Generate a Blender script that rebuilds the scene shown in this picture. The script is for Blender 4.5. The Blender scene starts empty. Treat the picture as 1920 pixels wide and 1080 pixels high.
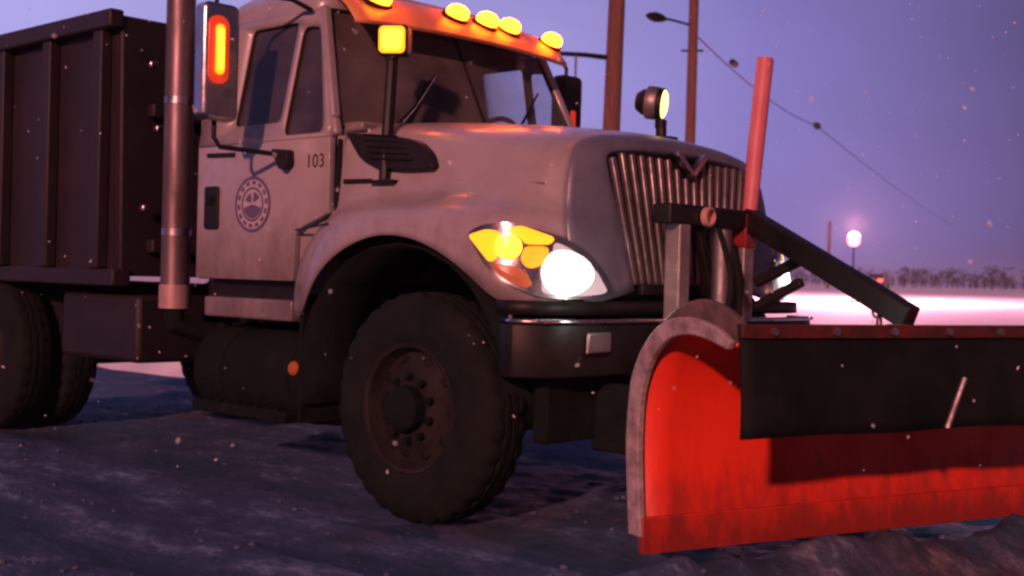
import bpy, bmesh, math, random
from mathutils import Vector, Matrix, noise
random.seed(7)
R = math.radians
scene = bpy.context.scene
col = scene.collection

# ------------------------------------------------------------------ camera
CAM = Vector((4.118, -4.985, 1.124))
YAW, PITCH, ROLL, LENS = 0.7454, -0.0101, 0.0261, 44.17
d0 = Vector((-math.sin(YAW), math.cos(YAW), 0)); r0 = Vector((math.cos(YAW), math.sin(YAW), 0)); u0 = Vector((0, 0, 1))
dv = d0*math.cos(PITCH) + u0*math.sin(PITCH); uv = u0*math.cos(PITCH) - d0*math.sin(PITCH)
rv, uv = r0*math.cos(ROLL) + uv*math.sin(ROLL), uv*math.cos(ROLL) - r0*math.sin(ROLL)
cd = bpy.data.cameras.new('camera'); cam = bpy.data.objects.new('camera', cd); col.objects.link(cam)
cam.matrix_world = Matrix(((rv.x, uv.x, -dv.x, CAM.x), (rv.y, uv.y, -dv.y, CAM.y), (rv.z, uv.z, -dv.z, CAM.z), (0, 0, 0, 1)))
cd.sensor_width = 36; cd.lens = LENS; cd.clip_start = 0.05; cd.clip_end = 3000
cd.dof.use_dof = True; cd.dof.focus_distance = 5.8; cd.dof.aperture_fstop = 3.2
scene.camera = cam

# ------------------------------------------------------------------ sky, warm sun lamp in place of unseen street lights, exposure
SUN = Vector((0.38, -0.84, 0.31)).normalized()
world = bpy.data.worlds.new('World'); scene.world = world; world.use_nodes = True
wn = world.node_tree; wn.nodes.clear()
def wnode(t, **k):
    n = wn.nodes.new(t)
    for a, b in k.items(): setattr(n, a, b)
    return n
wo = wnode('ShaderNodeOutputWorld'); wb = wnode('ShaderNodeBackground')
tc = wnode('ShaderNodeTexCoord'); nrm = wnode('ShaderNodeVectorMath', operation='NORMALIZE')
wn.links.new(tc.outputs['Generated'], nrm.inputs[0])
glow = Matrix.Rotation(R(33), 3, 'Z') @ d0            # the side where the last daylight is
dot = wnode('ShaderNodeVectorMath', operation='DOT_PRODUCT'); dot.inputs[1].default_value = (glow.x, glow.y, 0.10)
wn.links.new(nrm.outputs[0], dot.inputs[0])
mr = wnode('ShaderNodeMapRange', interpolation_type='SMOOTHSTEP'); mr.inputs[1].default_value = 0.0; mr.inputs[2].default_value = 1.0
wn.links.new(dot.outputs['Value'], mr.inputs[0])
ramp = wnode('ShaderNodeValToRGB')
e = ramp.color_ramp.elements
e[0].position = 0.0; e[0].color = (0.045, 0.03, 0.06, 1)
e[1].position = 1.0; e[1].color = (0.42, 0.38, 0.80, 1)
m1 = e.new(0.55); m1.color = (0.065, 0.05, 0.145, 1)
m2 = e.new(0.82); m2.color = (0.225, 0.19, 0.53, 1)
wn.links.new(mr.outputs[0], ramp.inputs[0])
cl = wnode('ShaderNodeTexNoise'); cl.inputs['Scale'].default_value = 3.0; cl.inputs['Detail'].default_value = 5
mpv = wnode('ShaderNodeMapping'); mpv.inputs['Scale'].default_value = (1, 1, 2.5)
wn.links.new(nrm.outputs[0], mpv.inputs[0]); wn.links.new(mpv.outputs[0], cl.inputs['Vector'])
cr = wnode('ShaderNodeMapRange'); cr.inputs[1].default_value = 0.3; cr.inputs[2].default_value = 0.7; cr.inputs[3].default_value = 0.86; cr.inputs[4].default_value = 1.10
wn.links.new(cl.outputs['Fac'], cr.inputs[0])
mul = wnode('ShaderNodeVectorMath', operation='SCALE')
wn.links.new(ramp.outputs[0], mul.inputs[0]); wn.links.new(cr.outputs[0], mul.inputs['Scale'])
wn.links.new(mul.outputs[0], wb.inputs[0]); wb.inputs[1].default_value = 1.0
wn.links.new(wb.outputs[0], wo.inputs[0])

sd = bpy.data.lights.new('sun', 'SUN'); sun = bpy.data.objects.new('sun', sd); col.objects.link(sun)
sd.energy = 3.0; sd.color = (1.0, 0.34, 0.30); sd.angle = R(2.0)
sun.rotation_euler = SUN.to_track_quat('Z', 'Y').to_euler(); sun.location = SUN*30
scene.view_settings.view_transform = 'Standard'; scene.view_settings.look = 'None'
scene.view_settings.exposure = 0.0; scene.view_settings.gamma = 1.0; scene.view_settings.use_curve_mapping = False
scene.render.engine = 'CYCLES'; scene.cycles.filter_width = 2.6; scene.cycles.max_bounces = 6; scene.cycles.volume_bounces = 0; scene.cycles.transparent_max_bounces = 8

# ------------------------------------------------------------------ materials
def mat(name, c1, c2=None, rough=0.5, metal=0.0, scale=6.0, lo=0.35, hi=0.65, bump=0.0, bscale=40.0, coat=0.0, stretch=(1, 1, 1), rvar=0.0, spec=None):
    m = bpy.data.materials.new(name); m.use_nodes = True
    nt = m.node_tree; p = nt.nodes['Principled BSDF']
    p.inputs['Roughness'].default_value = rough; p.inputs['Metallic'].default_value = metal
    p.inputs['Coat Weight'].default_value = coat; p.inputs['Coat Roughness'].default_value = 0.12
    if spec is not None: p.inputs['Specular IOR Level'].default_value = spec
    p.inputs['Base Color'].default_value = (*c1, 1)
    tc = nt.nodes.new('ShaderNodeTexCoord'); mp = nt.nodes.new('ShaderNodeMapping'); mp.inputs['Scale'].default_value = stretch
    nt.links.new(tc.outputs['Object'], mp.inputs[0])
    if c2:
        n = nt.nodes.new('ShaderNodeTexNoise'); n.inputs['Scale'].default_value = scale; n.inputs['Detail'].default_value = 7; n.inputs['Roughness'].default_value = 0.62
        nt.links.new(mp.outputs[0], n.inputs['Vector'])
        r = nt.nodes.new('ShaderNodeMapRange'); r.inputs[1].default_value = lo; r.inputs[2].default_value = hi
        nt.links.new(n.outputs['Fac'], r.inputs[0])
        x = nt.nodes.new('ShaderNodeMix'); x.data_type = 'RGBA'
        x.inputs[6].default_value = (*c1, 1); x.inputs[7].default_value = (*c2, 1)
        nt.links.new(r.outputs[0], x.inputs[0]); nt.links.new(x.outputs[2], p.inputs['Base Color'])
        if rvar:
            rr = nt.nodes.new('ShaderNodeMapRange'); rr.inputs[3].default_value = rough; rr.inputs[4].default_value = min(1, rough + rvar)
            nt.links.new(r.outputs[0], rr.inputs[0]); nt.links.new(rr.outputs[0], p.inputs['Roughness'])
    if bump:
        b = nt.nodes.new('ShaderNodeTexNoise'); b.inputs['Scale'].default_value = bscale; b.inputs['Detail'].default_value = 6
        nt.links.new(mp.outputs[0], b.inputs['Vector'])
        bp = nt.nodes.new('ShaderNodeBump'); bp.inputs['Strength'].default_value = bump; bp.inputs['Distance'].default_value = 0.02
        nt.links.new(b.outputs['Fac'], bp.inputs['Height']); nt.links.new(bp.outputs[0], p.inputs['Normal'])
    return m
def emit(name, c, s, base=(0.5, 0.3, 0.05)):
    m = bpy.data.materials.new(name); m.use_nodes = True
    p = m.node_tree.nodes['Principled BSDF']; p.inputs['Base Color'].default_value = (*base, 1)
    p.inputs['Emission Color'].default_value = (*c, 1); p.inputs['Emission Strength'].default_value = s
    p.inputs['Roughness'].default_value = 0.25
    return m
def glass(name, tint=(0.75, 0.78, 0.8), film=0.0):
    m = bpy.data.materials.new(name); m.use_nodes = True; nt = m.node_tree; nt.nodes.clear()
    o = nt.nodes.new('ShaderNodeOutputMaterial'); mx = nt.nodes.new('ShaderNodeMixShader'); fr = nt.nodes.new('ShaderNodeFresnel'); fr.inputs[0].default_value = 1.45
    t = nt.nodes.new('ShaderNodeBsdfTransparent'); t.inputs[0].default_value = (*tint, 1)
    g = nt.nodes.new('ShaderNodeBsdfGlossy'); g.inputs['Roughness'].default_value = 0.04
    nt.links.new(fr.outputs[0], mx.inputs[0]); nt.links.new(t.outputs[0], mx.inputs[1]); nt.links.new(g.outputs[0], mx.inputs[2]); df = nt.nodes.new('ShaderNodeBsdfDiffuse'); df.inputs[0].default_value = (.42, .37, .35, 1)
    if film:
        n = nt.nodes.new('ShaderNodeTexNoise'); n.inputs['Scale'].default_value = 3.5; n.inputs['Detail'].default_value = 8; tc = nt.nodes.new('ShaderNodeTexCoord'); nt.links.new(tc.outputs['Object'], n.inputs['Vector'])
        r = nt.nodes.new('ShaderNodeMapRange'); r.inputs[1].default_value = .3; r.inputs[2].default_value = .7; r.inputs[3].default_value = film*.5; r.inputs[4].default_value = film*1.5; nt.links.new(n.outputs['Fac'], r.inputs[0])
        m2 = nt.nodes.new('ShaderNodeMixShader'); nt.links.new(r.outputs[0], m2.inputs[0]); nt.links.new(mx.outputs[0], m2.inputs[1]); nt.links.new(df.outputs[0], m2.inputs[2]); nt.links.new(m2.outputs[0], o.inputs[0])
    else: nt.links.new(mx.outputs[0], o.inputs[0])
    return m
PAINT = mat('dirty_white_paint', (0.345, 0.325, 0.335), (0.235, 0.215, 0.225), 0.30, scale=3.2, lo=0.42, hi=0.75, coat=0.25, bump=0.04, bscale=160, rvar=0.25)
PAINT_LOW = mat('salt_stained_paint', (0.28, 0.25, 0.245), (0.14, 0.12, 0.115), 0.45, scale=4, coat=0.1, bump=0.08, bscale=120)
GREY = mat('shaded_nose_grey', (0.165, 0.185, 0.24), (0.115, 0.13, 0.17), 0.32, metal=0.15, scale=6, bump=0.05, bscale=120, rvar=0.2)  # nose paint darkened and blued for the shade on the front
BLACK = mat('black_plastic', (0.0055, 0.0065, 0.0065), (0.013, 0.013, 0.012), 0.5, scale=9, bump=0.06, bscale=150, spec=0.3)
CHASSIS = mat('grimy_chassis', (0.0045, 0.0085, 0.0082), (0.010, 0.0155, 0.0140), 0.8, scale=7, bump=0.35, bscale=35, rvar=0.2, spec=0.12)
STEEL = mat('bare_steel', (0.36, 0.35, 0.36), (0.20, 0.18, 0.18), 0.38, metal=0.85, scale=9, bump=0.06, bscale=90, rvar=0.25)
CHROME = mat('chrome', (0.62, 0.60, 0.60), (0.42, 0.38, 0.38), 0.16, metal=1.0, scale=7, rvar=0.25)
BARMAT = mat('dull_grille_chrome', (0.34, 0.31, 0.30), (0.16, 0.14, 0.135), 0.32, metal=0.8, scale=12, rvar=0.2)
EXH = mat('stack_steel', (0.30, 0.24, 0.25), (0.11, 0.08, 0.08), 0.33, metal=0.75, scale=5, stretch=(1, 1, 0.35), rvar=0.25)
RUBBER = mat('tyre_rubber', (0.007, 0.0115, 0.0100), (0.013, 0.0170, 0.0150), 0.8, scale=8, bump=0.2, bscale=60, spec=0.12)
FLAP = mat('rubber_flap', (0.006, 0.0095, 0.009), (0.013, 0.016, 0.015), 0.75, scale=5, bump=0.25, bscale=25, spec=0.12)
RIM = mat('rusty_wheel', (0.026, 0.025, 0.023), (0.012, 0.0135, 0.0125), 0.75, scale=9, bump=0.2, bscale=60, spec=0.12)
INSIDE = mat('cab_interior', (0.11, 0.085, 0.08), (0.075, 0.06, 0.055), 0.85, scale=8)
DUMP = mat('dark_maroon_box', (0.020, 0.012, 0.014), (0.009, 0.008, 0.010), 0.6, scale=4, bump=0.15, bscale=40)
ORANGE = mat('orange_plow_paint', (0.92, 0.045, 0.012), (0.70, 0.034, 0.012), 0.42, scale=3.5, lo=0.42, hi=0.75, bump=0.10, bscale=30, stretch=(1, 1, 0.5), rvar=0.3)
def low_blotch(m, zlo, zhi, c=(.16, .022, .016), nsc=9, st=(1, 1, .35), amt=.8):  # darker blotches towards the bottom: grime on white paint, deep red on plow
    nt = m.node_tree; N, L = nt.nodes.new, nt.links.new; p = nt.nodes['Principled BSDF']; src = p.inputs['Base Color'].links[0].from_socket
    tc = N('ShaderNodeTexCoord'); sx = N('ShaderNodeSeparateXYZ'); L(tc.outputs['Object'], sx.inputs[0])
    h = N('ShaderNodeMapRange'); h.inputs[1].default_value = zlo; h.inputs[2].default_value = zhi; h.inputs[3].default_value = .34; h.inputs[4].default_value = -.25; L(sx.outputs['Z'], h.inputs[0])
    n = N('ShaderNodeTexNoise'); n.inputs['Scale'].default_value = nsc; n.inputs['Detail'].default_value = 9; n.inputs['Roughness'].default_value = .8; mpx = N('ShaderNodeMapping'); mpx.inputs['Scale'].default_value = st; L(tc.outputs['Object'], mpx.inputs[0]); L(mpx.outputs[0], n.inputs['Vector'])
    a = N('ShaderNodeMath'); a.operation = 'ADD'; L(h.outputs[0], a.inputs[0]); L(n.outputs['Fac'], a.inputs[1])
    r = N('ShaderNodeMapRange'); r.inputs[1].default_value = .45; r.inputs[2].default_value = .80; r.inputs[4].default_value = amt; L(a.outputs[0], r.inputs[0])
    x = N('ShaderNodeMix'); x.data_type = 'RGBA'; x.inputs[7].default_value = (*c, 1); L(r.outputs[0], x.inputs[0]); L(src, x.inputs[6]); L(x.outputs[2], p.inputs['Base Color'])
low_blotch(ORANGE, .16, .58, amt=.85)
low_blotch(PAINT, .80, 1.65, (.115, .09, .088), 7, (1, 1, .5), .75)
low_blotch(PAINT_LOW, .7, 1.3, (.10, .08, .075), 9, (1, 1, .5), .8)
RIMSTEEL = mat('snow_dusted_flange', (0.46, 0.40, 0.39), (0.22, 0.17, 0.16), 0.7, scale=14, bump=0.4, bscale=50)
RIBSTEEL = mat('brown_worn_rib', (0.16, 0.105, 0.085), (0.075, 0.05, 0.042), 0.7, scale=12, bump=0.4, bscale=45)
EDGE = mat('worn_cutting_edge', (0.13, 0.020, 0.015), (0.04, 0.015, 0.013), 0.6, metal=0.1, scale=10, bump=0.3, bscale=50)
REDMARK = mat('pink_orange_marker', (0.62, 0.20, 0.22), (0.55, 0.16, 0.19), 0.5, scale=6)
REDPAINT = mat('dark_red_paint', (0.28, 0.02, 0.02), (0.16, 0.015, 0.015), 0.5, scale=10, bump=0.1)
GREYPOST = mat('grey_hitch_steel', (0.33, 0.32, 0.32), (0.18, 0.17, 0.17), 0.45, metal=0.4, scale=10, bump=0.15, bscale=60)
WOOD = mat('pole_wood', (0.19, 0.085, 0.06), (0.10, 0.045, 0.035), 0.85, scale=5, stretch=(5, 5, 0.3), bump=0.35, bscale=12)
WIRE = mat('cable_black', (0.008, 0.008, 0.010), (0.014, 0.014, 0.016), 0.8, spec=0.05)
DECAL = mat('door_seal_blue', (0.075, 0.065, 0.14), (0.13, 0.11, 0.17), 0.4, scale=40)
DECALW = mat('door_seal_pale', (0.48, 0.45, 0.46), (0.38, 0.35, 0.38), 0.4, scale=40)
NUM = mat('number_print', (0.07, 0.02, 0.025), (0.10, 0.03, 0.035), 0.45, scale=40)
GLASS = glass('window_glass', (0.86, 0.88, 0.92), .19); GLASSF = glass('far_window_glass', (0.92, 0.94, 0.97), .03); GLASSD = glass('side_glass', (0.55, 0.52, 0.52), .10); LENSG = glass('lamp_cover', (0.93, 0.93, 0.93))
MIRGLASS = mat('mirror_glass', (0.5, 0.5, 0.52), None, 0.05, metal=1.0)
AMBER = emit('amber_lens', (1.0, 0.26, 0.004), 2.6)
AMBERDIM = emit('amber_lens_side', (1.0, 0.30, 0.01), 2.2)
AMBERRED = emit('amber_red_glow', (1.0, 0.045, 0.02), 0.55, (0.5, 0.08, 0.02))
WHITE_E = emit('headlamp_white', (1.0, 0.96, 0.9), 14.0, (0.9, 0.9, 0.9))
REFLW = emit('headlamp_reflector', (0.85, 0.92, 1.0), 0.16, (0.55, 0.55, 0.60))
PINK_E = emit('pink_lamp', (1.0, 0.17, 0.28), 3.2, (0.9, 0.5, 0.5))
TAIL = emit('tail_red', (1.0, 0.04, 0.03), 14.0, (0.5, 0.02, 0.02))
SNOW = mat('clean_snow', (0.84, 0.85, 0.88), (0.72, 0.73, 0.78), 0.85, scale=1.6, bump=0.5, bscale=9, spec=0.2)
FLAKE = mat('snowflake', (0.95, 0.95, 0.97), None, 0.9)
CARP = mat('distant_car_paint', (0.05, 0.03, 0.035), (0.09, 0.05, 0.055), 0.3, scale=5, coat=0.5)
CARP2 = mat('distant_car_paint_silver', (0.26, 0.25, 0.26), (0.2, 0.19, 0.2), 0.3, scale=5, coat=0.5)

def slush():
    m = bpy.data.materials.new('slushy_road'); m.use_nodes = True; nt = m.node_tree; p = nt.nodes['Principled BSDF']
    N, L = nt.nodes.new, nt.links.new
    tc = N('ShaderNodeTexCoord')
    def ns(scale, st, det=8, rough=0.6):
        mp = N('ShaderNodeMapping'); mp.inputs['Scale'].default_value = st; L(tc.outputs['Object'], mp.inputs[0])
        n = N('ShaderNodeTexNoise'); n.inputs['Scale'].default_value = scale; n.inputs['Detail'].default_value = det; n.inputs['Roughness'].default_value = rough
        L(mp.outputs[0], n.inputs['Vector']); return n
    def madd(x, k, y):
        q = N('ShaderNodeMath'); q.operation = 'MULTIPLY_ADD'; L(x, q.inputs[0]); q.inputs[1].default_value = k
        if y is not None: L(y, q.inputs[2])
        else: q.inputs[2].default_value = 0
        return q.outputs[0]
    a = ns(2.6, (0.7, 1.4, 1), 9, .72); b = ns(14, (0.6, 1.4, 1), 8, .72); c = ns(0.6, (1, 1, 1), 4)
    sx = N('ShaderNodeSeparateXYZ'); L(tc.outputs['Object'], sx.inputs[0])
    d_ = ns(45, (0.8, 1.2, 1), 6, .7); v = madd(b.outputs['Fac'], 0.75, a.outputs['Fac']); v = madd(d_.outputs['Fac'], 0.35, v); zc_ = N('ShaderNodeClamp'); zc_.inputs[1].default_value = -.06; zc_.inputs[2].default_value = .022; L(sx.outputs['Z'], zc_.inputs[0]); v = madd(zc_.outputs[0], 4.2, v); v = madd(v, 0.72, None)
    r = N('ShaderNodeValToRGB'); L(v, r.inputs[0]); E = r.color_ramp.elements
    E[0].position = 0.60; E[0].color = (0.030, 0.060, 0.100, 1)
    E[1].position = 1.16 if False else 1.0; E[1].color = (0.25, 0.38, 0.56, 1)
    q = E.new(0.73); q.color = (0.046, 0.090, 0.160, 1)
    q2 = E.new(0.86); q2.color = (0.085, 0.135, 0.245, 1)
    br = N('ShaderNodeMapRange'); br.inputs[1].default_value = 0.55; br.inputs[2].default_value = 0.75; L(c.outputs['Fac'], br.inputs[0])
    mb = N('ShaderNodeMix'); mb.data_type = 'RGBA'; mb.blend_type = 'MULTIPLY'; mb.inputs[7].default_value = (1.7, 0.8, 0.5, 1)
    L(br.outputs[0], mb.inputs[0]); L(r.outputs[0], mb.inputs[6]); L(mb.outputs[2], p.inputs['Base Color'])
    rr = N('ShaderNodeMapRange'); rr.inputs[1].default_value = 0.62; rr.inputs[2].default_value = 0.80; rr.inputs[3].default_value = 0.42; rr.inputs[4].default_value = 0.9
    L(v, rr.inputs[0]); L(rr.outputs[0], p.inputs['Roughness']); p.inputs['Specular IOR Level'].default_value = .12
    bp = N('ShaderNodeBump'); bp.inputs['Strength'].default_value = 0.9; bp.inputs['Distance'].default_value = 0.03
    b2 = ns(30, (0.8, 1.2, 1), 9, 0.75); L(b2.outputs['Fac'], bp.inputs['Height']); L(bp.outputs[0], p.inputs['Normal'])
    return m
SLUSH = slush()

# ------------------------------------------------------------------ mesh helpers
class MB:
    def __init__(s): s.v = []; s.f = []
    def add(s, vs, fs):
        o = len(s.v); s.v += [tuple(v) for v in vs]; s.f += [tuple(i+o for i in f) for f in fs]; return s
    def box(s, c, size, rot=None):
        hx, hy, hz = [k/2 for k in size]; c = Vector(c)
        vs = [Vector((x, y, z)) for x in (-hx, hx) for y in (-hy, hy) for z in (-hz, hz)]
        if rot: vs = [rot @ v for v in vs]
        return s.add([v+c for v in vs], [(0, 1, 3, 2), (4, 6, 7, 5), (0, 4, 5, 1), (2, 3, 7, 6), (0, 2, 6, 4), (1, 5, 7, 3)])
    def span(s, a, b): return s.box([(a[i]+b[i])/2 for i in range(3)], [abs(b[i]-a[i]) for i in range(3)])
    def bar(s, a, b, w, h, up=(0, 0, 1)):
        a, b = Vector(a), Vector(b); d = (b-a); l = d.length; d.normalize()
        x = d.cross(Vector(up)); x = x.normalized() if x.length > 1e-4 else Vector((1, 0, 0)); y = x.cross(d)
        rot = Matrix((x, d, y)).transposed(); return s.box((a+b)/2, (w, l, h), rot)
    def tube(s, path, r, n=10, cap=True):
        P = [Vector(p) for p in path]; rs = r if isinstance(r, (list, tuple)) else [r]*len(P); vs = []; ref = None
        for i, p in enumerate(P):
            t = (P[min(i+1, len(P)-1)]-P[max(i-1, 0)]).normalized()
            if ref is None: ref = Vector((0, 0, 1)) if abs(t.z) < 0.9 else Vector((1, 0, 0))
            x = (ref - t*ref.dot(t)).normalized(); y = t.cross(x); ref = x
            vs += [p + (x*math.cos(2*math.pi*k/n) + y*math.sin(2*math.pi*k/n))*rs[i] for k in range(n)]
        fs = [(i*n+k, i*n+(k+1) % n, (i+1)*n+(k+1) % n, (i+1)*n+k) for i in range(len(P)-1) for k in range(n)]
        if cap: fs += [tuple(range(n))[::-1], tuple((len(P)-1)*n+k for k in range(n))]
        return s.add(vs, fs)
    def lathe(s, prof, c, ax='y', n=48, mod=None):
        c = Vector(c); vs = []
        for i, (r, h) in enumerate(prof):
            for k in range(n):
                rr = r if not mod else mod(i, k, r); a = 2*math.pi*k/n; p, q = rr*math.cos(a), rr*math.sin(a)
                vs.append(c + (Vector((p, h, q)) if ax == 'y' else Vector((p, q, h)) if ax == 'z' else Vector((h, p, q))))
        fs = [(i*n+k, i*n+(k+1) % n, (i+1)*n+(k+1) % n, (i+1)*n+k) for i in range(len(prof)-1) for k in range(n)]
        return s.add(vs, fs)
    def grid(s, rows):
        n = len(rows[0]); return s.add([p for r in rows for p in r], [(i*n+k, i*n+k+1, (i+1)*n+k+1, (i+1)*n+k) for i in range(len(rows)-1) for k in range(n-1)])
    def prism(s, pts, off):
        n = len(pts); off = Vector(off); P = [Vector(p) for p in pts]
        return s.add(P+[p+off for p in P], [tuple(range(n)), tuple(range(n, 2*n))[::-1]]+[(k, k+n, (k+1) % n+n, (k+1) % n) for k in range(n)])
    def build(s, name, m, parent=None, bevel=0, smooth=True, solid=0, sub=0, ang=35, soff=-1, org=None):
        me = bpy.data.meshes.new(name); me.from_pydata(s.v, [], s.f); return finish(name, me, m, parent, bevel, smooth, solid, sub, ang, soff)
def finish(name, me, m, parent=None, bevel=0, smooth=True, solid=0, sub=0, ang=35, soff=-1):
    bm = bmesh.new(); bm.from_mesh(me); bmesh.ops.recalc_face_normals(bm, faces=bm.faces); bm.to_mesh(me); bm.free()
    me.materials.append(m); o = bpy.data.objects.new(name, me); col.objects.link(o)
    if smooth:
        me.polygons.foreach_set('use_smooth', [True]*len(me.polygons))
        if not sub: me.set_sharp_from_angle(angle=R(ang))
    if sub: k = o.modifiers.new('sub', 'SUBSURF'); k.levels = sub; k.render_levels = sub
    if solid: k = o.modifiers.new('sol', 'SOLIDIFY'); k.thickness = solid; k.offset = soff
    if bevel: k = o.modifiers.new('bev', 'BEVEL'); k.width = bevel; k.segments = 2; k.limit_method = 'ANGLE'; k.angle_limit = R(40)
    if parent: attach(o, parent)
    return o
def root_loc(p):
    v = Vector(p.location)
    while p.parent: p = p.parent
    return p.location if p.type == 'EMPTY' else Vector((0, 0, 0))
def attach(o, parent):
    o.parent = parent; o.matrix_parent_inverse = Matrix.Translation(-root_loc(parent)) if parent.parent is None else Matrix.Identity(4)
def thing(name, label, cat, loc=(0, 0, 0), group=None):
    o = bpy.data.objects.new(name, None); col.objects.link(o); o.location = loc; o.empty_display_size = 0.2
    tag(o, label, cat, group); return o
def tag(o, label=None, cat=None, group=None, kind=None):
    if label: o['label'] = label
    if cat: o['category'] = cat
    if group: o['group'] = group
    if kind: o['kind'] = kind
    return o
def rrect(x0, x1, z0, z1, r, n=5):
    out = []
    for cx, cz, a in ((x1-r, z1-r, 0), (x0+r, z1-r, 90), (x0+r, z0+r, 180), (x1-r, z0+r, 270)):
        out += [(cx+r*math.cos(R(a+90*k/n)), cz+r*math.sin(R(a+90*k/n))) for k in range(n+1)]
    return out
def rpoly(pts, r, n=5):
    out = []; N = len(pts)
    for i in range(N):
        p = Vector(pts[i]); a = Vector(pts[i-1])-p; b = Vector(pts[(i+1) % N])-p
        q = min(r, a.length*0.45, b.length*0.45); A = p+a.normalized()*q; B = p+b.normalized()*q
        out += [tuple(A*(1-t)**2 + p*2*t*(1-t) + B*t*t) for t in [k/n for k in range(n+1)]]
    return out
def holed(outer, holes, fn):
    bm = bmesh.new(); es = []
    for lp in [outer]+holes:
        vs = [bm.verts.new((x, z, 0)) for x, z in lp]
        es += [bm.edges.new((vs[i], vs[(i+1) % len(vs)])) for i in range(len(vs))]
    bmesh.ops.triangle_fill(bm, edges=es, use_beauty=True, use_dissolve=False)
    for v in bm.verts: v.co = Vector(fn(v.co.x, v.co.y))
    me = bpy.data.meshes.new('panel'); bm.to_mesh(me); bm.free(); return me
def spline(pts, n):
    P = [Vector(p) for p in pts]; out = []
    for i in range(len(P)-1):
        p0 = P[max(i-1, 0)]; p1 = P[i]; p2 = P[i+1]; p3 = P[min(i+2, len(P)-1)]
        for k in range(n):
            t = k/n; out.append(0.5*((2*p1)+(p2-p0)*t+(2*p0-5*p1+4*p2-p3)*t*t+(3*p1-p0-3*p2+p3)*t**3))
    return out+[P[-1]]
def sstep(a, b, x):
    t = max(0, min(1, (x-a)/(b-a))); return t*t*(3-2*t)
def lightobj(name, typ, loc, energy, color, parent=None, **k):
    l = bpy.data.lights.new(name, typ); l.energy = energy; l.color = color
    for a, b in k.items(): setattr(l, a, b)
    o = bpy.data.objects.new(name, l); col.objects.link(o); o.location = loc
    if parent: attach(o, parent)
    return o

# ================================================================== GROUND
ROADY = 2.15
def fbm(x, y, s, o=4): return noise.fractal(Vector((x*s, y*s, 3.7)), 1.0, 2.0, o)
def axis(dense0, dense1, step, far0, far1):
    a = []; x = dense0
    while x < dense1: a.append(x); x += step
    s = step; x = dense1
    while x < far1: a.append(x); s *= 1.18; x += s
    a.append(far1); s = step; x = dense0; b = []
    while x > far0: s *= 1.18; x -= s; b.append(x)
    b[-1] = far0
    return b[::-1]+a
def terrain(x, y):
    z = 0.75*sstep(14, 50, y)
    bank = sstep(ROADY-0.15, ROADY+0.45, y)*(1-sstep(3.6, 5.2, y))
    z += bank*(0.13+0.13*fbm(x, y, 0.9)+0.05*fbm(x+9, y, 3.0)) + 0.03*fbm(x, y, 0.5)*sstep(2, 5, y)
    if y < ROADY: z = -0.06*sstep(ROADY, ROADY-0.25, y)
    if y < -9: z = 0.05*sstep(-9, -10, y)
    return z
xs = axis(-16, 8, 0.22, -1200, 1200); ys = axis(1.7, 8, 0.12, -400, 1500)
tag(MB().grid([[(x, y, terrain(x, y)) for x in xs] for y in ys]).build('ground', SNOW, ang=60), kind='structure')
def roadz(x, y):
    r = 0.012+0.011*fbm(x*0.75, y*1.3, 1.6)+0.011*fbm(x*.7, y*1.3, 5.0, 5)+0.010*max(0, fbm(x+3, y, 13.0, 3))
    for yy in (-2.45, -1.05, 0.9): r -= 0.022*math.exp(-((y-yy+0.08*fbm(x, 0, 0.7))/0.16)**2)
    for yy in (-2.1, -3.2, -1.5): r += 0.030*math.exp(-((y-yy+0.15*fbm(x, 5, 0.5))/0.13)**2)
    dx, dy = x-1.377, y+1.325; n_ = dx*.951-dy*.309+.10*fbm(x, y, 1.7); l_ = dx*.309+dy*.951
    pile = math.exp(-((n_-.30)/.17)**2)*sstep(-.35, .15, l_)*(1-sstep(3.2, 3.6, l_))      # slush pushed up before the plow
    r = max(r, -0.02)+pile*(.155+.07*fbm(x, y, 2.2)+.045*fbm(x+7, y, 7.0))
    return r-0.015*sstep(ROADY-0.3, ROADY, y)
xs = axis(-5.0, 3.6, 0.045, -160, 160); ys = axis(-4.2, 1.2, 0.04, -9.0, ROADY+0.05)
tag(MB().grid([[(x, y, roadz(x, y)) for x in xs] for y in ys]).build('road', SLUSH, ang=80), kind='structure')

# ================================================================== TRUCK
truck = thing('snowplow_truck', 'white municipal dump truck with amber lights and a plow hitch at its front', 'truck')
T = truck
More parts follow.
